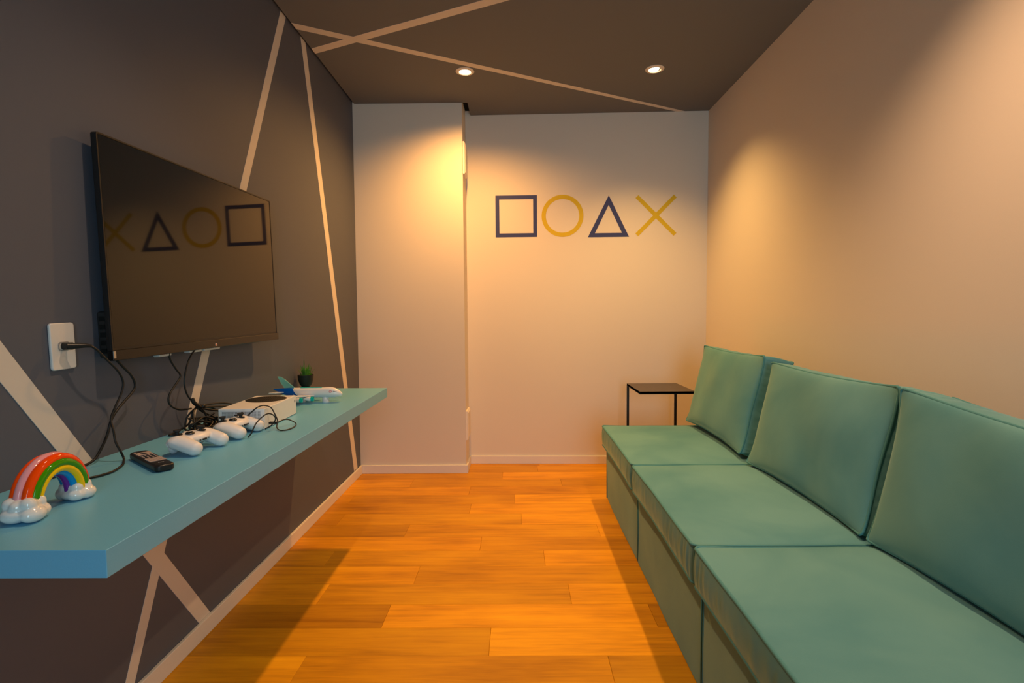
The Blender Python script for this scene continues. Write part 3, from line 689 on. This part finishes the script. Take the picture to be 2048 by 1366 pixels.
for s in (-1, 1):
    wing([(0.034, 0.010), (0.020, 0.030), (-0.040, 0.108), (-0.052, 0.108), (-0.030, 0.040), (-0.036, 0.010)], ZF-0.011, 0.06, 0.004, M['toy_white'], 'wing', s)
    wing([(-0.086, 0.004), (-0.116, 0.040), (-0.142, 0.040), (-0.126, 0.004)], ZF+0.003, 0.02, 0.004, M['toy_white'], 'tailplane', s)
    for x, y in ((0.016, 0.045), (-0.016, 0.076)):
        en = obj('engine', lathe([(0.004, -0.020), (0.0075, -0.010), (0.0090, 0.0), (0.0085, 0.008)], 20, 'x'), M['toy_white'], ap, smooth=True, sharp=50, loc=(x+0.004, s*y, ZF-0.0190))
        obj('engine_intake', lathe([(0.0086, 0.006), (0.0092, 0.008), (0.0092, 0.0150), (0.0080, 0.0155), (0.0070, 0.011), (0, 0.010)], 20, 'x'), M['toy_cyan'], en, smooth=True, sharp=50)
obj('front_post', lathe([(0.0130, 0.0), (0.0136, 0.002), (0.0128, 0.016), (0.0115, 0.026)], 24), M['toy_white'], ap, smooth=True, sharp=50, loc=(0.068, 0, 0))
obj('rear_post', lathe([(0.0130, 0.0), (0.0136, 0.002), (0.0128, 0.016), (0.0115, 0.026)], 24), M['toy_white'], ap, smooth=True, sharp=50, loc=(-0.028, 0, 0))
obj('roof_strip', prism([(-0.030, -0.006), (0.055, -0.006), (0.055, 0.006), (-0.030, 0.006)], ZF+0.0188, ZF+0.0212, P3), M['toy_cyan'], ap)
# red round print and cockpit windows, curved onto the near side
def side_pt(x, z, r=0.0202, off=0.0004):
    dz = (z-ZF)/0.0207; dz = max(-1, min(1, dz)); return (x, -(r)*math.sqrt(max(0, 1-dz*dz))-off, z)
def patch(pts, m, name):
    bm = bmesh.new(); vs = [bm.verts.new(side_pt(*p)) for p in pts]; vb = [bm.verts.new(side_pt(*p, off=-0.0004)) for p in pts]
    bm.faces.new(vs); bm.faces.new(vb[::-1])
    for i in range(len(pts)): j = (i+1) % len(pts); bm.faces.new((vs[i], vs[j], vb[j], vb[i]))
    return obj(name, bm, m, ap)
n = 20
bm = bmesh.new()
R1 = [side_pt(0.093+0.0058*math.cos(2*PI*i/n), ZF+0.0055+0.0042*math.sin(2*PI*i/n), 0.0192, 0.0003) for i in range(n)]
R2 = [side_pt(0.093+0.0040*math.cos(2*PI*i/n), ZF+0.0058+0.0025*math.sin(2*PI*i/n), 0.0192, 0.0003) for i in range(n)]
A = [bm.verts.new(p) for p in R1]; B = [bm.verts.new(p) for p in R2]
for i in range(n): bm.faces.new((A[i], A[(i+1) % n], B[(i+1) % n], B[i]))
obj('round_emblem', bm, M['toy_red'], ap)
patch([(0.0905+0.0, ZF+0.003), (0.0955, ZF+0.003), (0.0945, ZF+0.0052), (0.0915, ZF+0.0052)], M['toy_red'], 'emblem_centre')
for k in range(3):
    x = 0.1055+k*0.0042; yy = 0.0178-0.0019*k
    bm = bmesh.new(); box(bm, x-0.0013, x+0.0013, -yy-0.0006, -yy+0.002, ZF+0.0052-0.0003*k, ZF+0.0072-0.0003*k); obj('cockpit_window', bm, M['black_matte'], ap)

# ------------------------------------------------------------------ small potted plant
pp = thing('potted_plant', 'small green artificial grass plant in a round black pot', 'plant', (-0.990, 2.435, ZS))
pp.scale = (1.03, 1.03, 1.20)
obj('pot', lathe([(0.010, 0.010), (0.018, 0.0125), (0.027, 0.023), (0.0325, 0.038), (0.0345, 0.058), (0.033, 0.0585), (0.031, 0.052), (0, 0.050)], 36), M['pot'], pp, smooth=True, sharp=50)
obj('soil', lathe([(0, 0.0515), (0.031, 0.0515), (0.031, 0.0500), (0, 0.0500)], 24, cap=False), M['soil'], pp)
for k in range(3):
    a = 2*PI*k/3-0.5; bm = bmesh.new(); tube_into(bm, [Vector((0.011*math.cos(a), 0.011*math.sin(a), 0.016)), Vector((0.024*math.cos(a), 0.024*math.sin(a), 0.003))], lambda u: 0.0042-0.0012*u, 8)
    obj('foot', bm, M['pot'], pp, smooth=True, sharp=50)
rnd = random.Random(11)
leaves = [(-0.006, 0.0, -0.006, 0.0, 0.060, 0.0075), (0.010, 0.0, 0.018, 0.0, 0.044, 0.0065), (0.005, -0.008, 0.006, -0.004, 0.034, 0.008)]
for k in range(40):
    a = rnd.uniform(0, 2*PI); r0 = rnd.uniform(0.002, 0.020); sp = rnd.uniform(0.2, 1.0)
    H = rnd.uniform(0.024, 0.044)*(1.15-0.45*sp)
    leaves.append((r0*math.cos(a), r0*math.sin(a), (r0+0.022*sp)*math.cos(a), (r0+0.022*sp)*math.sin(a), H, rnd.uniform(0.0035, 0.006)))
for (x0, y0, x1, y1, H, wd) in leaves:
    H *= 1.22; wd *= 1.25
    bm = bmesh.new(); p0 = Vector((x0, y0, 0.050)); p2 = Vector((x1, y1, 0.050+H)); p1 = (p0*0.55+p2*0.45)+Vector((-(x1-x0)*0.25, -(y1-y0)*0.25, H*0.12))
    d = Vector((p2.x-p0.x, p2.y-p0.y, 0)); d = d.normalized() if d.length > 1e-4 else Vector((0, 1, 0)); side = Vector((-d.y, d.x, 0))
    if rnd.random() < .5 or H > 0.04: side = (side+Vector((1, 0, 0))*1.5*(1 if side.x >= 0 else -1)).normalized()
    rows = []
    for i in range(6):
        t_ = i/5; c = p0*(1-t_)**2+p1*2*t_*(1-t_)+p2*t_*t_; ww = wd*(1-t_)**0.7*0.5
        if i == 5: rows.append([bm.verts.new(c)])
        else: rows.append([bm.verts.new(c-side*ww), bm.verts.new(c+d*ww*0.5), bm.verts.new(c+side*ww)])
    for A, B in zip(rows, rows[1:]):
        if len(B) == 1: bm.faces.new((A[0], A[1], B[0])); bm.faces.new((A[1], A[2], B[0]))
        else:
            for i in range(2): bm.faces.new((A[i], A[i+1], B[i+1], B[i]))
    obj('leaf', bm, M['leaf'], pp, smooth=True)

# ------------------------------------------------------------------ side table
st = thing('side_table', 'slim dark metal c-shaped side table past the sofa end', 'table', (0.86, 3.17, 0))
zt = 0.592; hx = 0.158; y0, y1 = -0.175, 0.185
obj('tabletop', bx(-hx, hx, y0, y1, zt-0.014, zt), M['table_top'], st, bevel=0.001)
bm = bmesh.new(); ring_into(bm, rc(-hx, hx, y0, y1), rc(-hx+0.012, hx-0.012, y0+0.012, y1-0.012), zt-0.016, zt-0.0005, P3)
o = obj('top_frame', bm, M['metal_black'], st)
for s in (-1, 1):
    x = s*(hx-0.006)
    obj('leg', bx(x-0.007, x+0.007, y1-0.013, y1, 0.0, zt-0.013), M['metal_black'], st)
    obj('base_bar', bx(x-0.006, x+0.006, y0+0.01, y1-0.013, 0, 0.012), M['metal_black'], st)
obj('base_bar', bx(-hx+0.012, hx-0.012, y0+0.01, y0+0.022, 0, 0.012), M['metal_black'], st)

# ------------------------------------------------------------------ sofa
def cushion(dims, dome_t, dome_b, puff, seed, nu=88, nv=88, nw=10, wrinkle=0.0012, sag=0.006, r=0.012, ears=0.006, top_noise=0.0035):
    """boxed cushion: returns (bmesh, f(u,v,w)) ; u,v,w in [-1,1], seams at w=+-1"""
    L, D, H = dims
    off = Vector((seed*7.1, seed*3.3, seed*1.7))
    def F(u, v, w, face=None):
        # rounded rectangle plan with seam edges drawn in between the corners
        ex, ey = L/2, D/2
        x, y = u*ex, v*ey
        cu, cv = 1-u*u, 1-v*v
        edge_u, edge_v = abs(u)**6, abs(v)**6
        # seams pull in a little in the middle of each side
        x -= math.copysign(sag*cv, u)*edge_u; y -= math.copysign(sag*cu, v)*edge_v
        # round the plan corners
        a, b = abs(x)-(ex-r), abs(y)-(ey-r)
        if a > 0 and b > 0:
            m_ = max(a, b); l = math.hypot(a, b)
            if l > 1e-9:
                k = m_/l; x = math.copysign(ex-r+a*k, x); y = math.copysign(ey-r+b*k, y)
        side = max(abs(u), abs(v))
        # side panels bulge between the seams
        bul = puff*(1-w*w)
        if abs(u) >= abs(v): x += math.copysign(bul*(0.35+0.65*cv), u)*(abs(u)**14)
        if abs(v) >= abs(u): y += math.copysign(bul*(0.35+0.65*cu), v)*(abs(v)**14)
        z = w*H/2
        dm = (cu**0.45)*(cv**0.45) if cu > 0 and cv > 0 else 0
        z += (dome_t if w > 0 else -dome_b)*dm*abs(w)**3
        # corners of the seams lift a touch
        z += math.copysign(ears*(abs(u)*abs(v))**5, w)*abs(w)**3
        p = Vector((x, y, z))
        n = noise.noise(p*5+off)
        if w > 0.5: z += top_noise*n*dm*w
        if abs(w) < 0.999 and side > 0.999:
            s_ = (noise.noise(Vector((x*44, y*44, z*5))+off)+0.6*noise.noise(Vector((x*90, y*90, z*9))-off))*(1-abs(w)**3)
            if abs(u) > abs(v): x += math.copysign(wrinkle*2.2*s_, u)
            else: y += math.copysign(wrinkle*2.2*s_, v)
        p = Vector((x, y, z+0.0022*noise.noise(Vector((x*7, y*7, 0))+off)*side**6))
        return p
    bm = bmesh.new(); cache = {}
    def V(u, v, w):
        k = (round(u, 5), round(v, 5), round(w, 5))
        if k not in cache: cache[k] = bm.verts.new(F(u, v, w))
        return cache[k]
    ease = lambda t: math.sin(t*PI/2) if True else t
    U = [ease(-1+2*i/nu) for i in range(nu+1)]; Vv = [ease(-1+2*i/nv) for i in range(nv+1)]; Wv = [-1+2*i/nw for i in range(nw+1)]
    for w_ in (-1, 1):
        for i in range(nu):
            for j in range(nv): bm.faces.new((V(U[i], Vv[j], w_), V(U[i+1], Vv[j], w_), V(U[i+1], Vv[j+1], w_), V(U[i], Vv[j+1], w_)))
    for s in (-1, 1):
        for k in range(nw):
            for i in range(nu): bm.faces.new((V(U[i], s, Wv[k]), V(U[i+1], s, Wv[k]), V(U[i+1], s, Wv[k+1]), V(U[i], s, Wv[k+1])))
            for j in range(nv): bm.faces.new((V(s, Vv[j], Wv[k]), V(s, Vv[j+1], Wv[k]), V(s, Vv[j+1], Wv[k+1]), V(s, Vv[j], Wv[k+1])))
    def seam(w_, rad=0.0042):
        path = []
        for i in range(nu): path.append(F(U[i], -1, w_))
        for j in range(nv): path.append(F(1, Vv[j], w_))
        for i in range(nu, 0, -1): path.append(F(U[i], 1, w_))
        for j in range(nv, 0, -1): path.append(F(-1, Vv[j], w_))
        b2 = bmesh.new(); tube_into(b2, path, rad, 8, closed=True); return b2
    return bm, seam
XF = 0.472
def make_module(y_far, y_near, idx, label):
    Lm = y_far-y_near; yc = (y_far+y_near)/2
    t = thing('sofa_module', label, 'sofa', (0.88, yc, 0), group='modules of the teal sofa')
    h = Lm/2
    # base box: slightly soft, panel seams
    bm = bmesh.new(); n = 16
    bmesh.ops.create_grid(bm, x_segments=1, y_segments=1, size=0.001); bm.clear()
    box(bm, 0.500-0.88, 1.262-0.88, -h+0.004, h-0.004, 0.004, 0.306)
    bmesh.ops.subdivide_edges(bm, edges=bm.edges, cuts=14, use_grid_fill=True)
    for v in bm.verts:
        if v.co.x < -0.3799:
            v.co.x += 0.004*noise.noise(Vector((idx*5, v.co.y*4, v.co.z*6))) + 0.003*math.cos(v.co.y/h*PI/2)*-1
    obj('base', bm, M['velvet'], t, smooth=True, sharp=50)
    bm = bmesh.new()
    for z in (0.302,):
        tube_into(bm, [Vector((0.4985-0.88, -h+0.006, z)), Vector((0.4955-0.88, 0, z)), Vector((0.4985-0.88, h-0.006, z))], 0.0028, 8)
    for s in (-1, 1):
        tube_into(bm, [Vector((0.4995-0.88, s*(h-0.006), 0.006)), Vector((0.4995-0.88, s*(h-0.006), 0.304))], 0.0026, 8)
    obj('base_piping', bm, M['velvet_piping'], t, smooth=True)
    # seat cushion: local x depth, y width
    D = 1.235-XF
    bm, seam = cushion((D, Lm-0.004, 0.100), 0.018, 0.0, 0.006, idx+2, sag=0.004, ears=0.003, wrinkle=0.0026, r=0.02)
    sc = obj('seat_cushion', bm, M['velvet'], t, smooth=True, sharp=55, loc=((XF+1.235)/2-0.88, 0, 0.361))
    obj('piping', seam(1), M['velvet_piping'], sc, smooth=True)
    obj('piping', seam(-1, 0.0034), M['velvet_piping'], sc, smooth=True)
    # low back frame against the wall
    bm = bx(1.232-0.88, 1.268-0.88, -h+0.004, h-0.004, 0.304, 0.700)
    obj('back_frame', bm, M['velvet'], t, bevel=0.015, bevseg=3)
    return t
make_module(2.915, 2.152, 0, 'far module of the teal velvet sofa, beside the side table')
make_module(2.150, 1.392, 1, 'middle module of the teal velvet sofa')
make_module(1.390, 0.632, 2, 'nearest module of the teal velvet sofa')

def back_cushion(cy, cx, cz, L, H, Tk, lean, yaw, seed, label, dome=0.040, slope=0.0):
    t = thing('back_cushion', label, 'cushion', (0, 0, 0), group='loose back cushions of the teal sofa')
    # local u -> width (world -y..y), v -> height, w -> thickness (front)
    bm, seam = cushion((L, H, Tk), dome, 0.01, 0.010, seed, sag=0.012, ears=0.010, wrinkle=0.0022, top_noise=0.012)
    Wd = Vector((0, 1, 0)); Up = Vector((math.sin(lean), 0, math.cos(lean))); Nf = Vector((-math.cos(lean), 0, math.sin(lean)))
    Rz = Matrix.Rotation(yaw, 3, 'Z'); Wd, Up, Nf = Rz@Wd, Rz@Up, Rz@Nf
    t.matrix_world = Matrix(((-Wd.x, Up.x, Nf.x, cx), (-Wd.y, Up.y, Nf.y, cy), (-Wd.z, Up.z, Nf.z, cz), (0, 0, 0, 1)))
    def sl(b):
        # top edge settles lower towards the near end (local +x)
        for v in b.verts:
            k = (v.co.y+H/2)/H; v.co.y -= slope*k*(v.co.x+L/2)/L
        return b
    obj('cover', sl(bm), M['velvet'], t, smooth=True, sharp=55)
    obj('piping', sl(seam(1)), M['velvet_piping'], t, smooth=True)
    obj('piping', sl(seam(-1)), M['velvet_piping'], t, smooth=True)
    return t
back_cushion(2.545, 1.045, 0.640, 0.700, 0.425, 0.105, math.radians(13), math.radians(0), 5, 'far teal back cushion, standing apart next to the side table')
back_cushion(1.772, 1.045, 0.622, 0.715, 0.420, 0.105, math.radians(13), math.radians(0), 6, 'middle teal back cushion, between the other two')
back_cushion(1.022, 1.045, 0.622, 0.745, 0.420, 0.115, math.radians(11), math.radians(0), 7, 'nearest teal back cushion, cut by the right edge of the photo', slope=0.05)
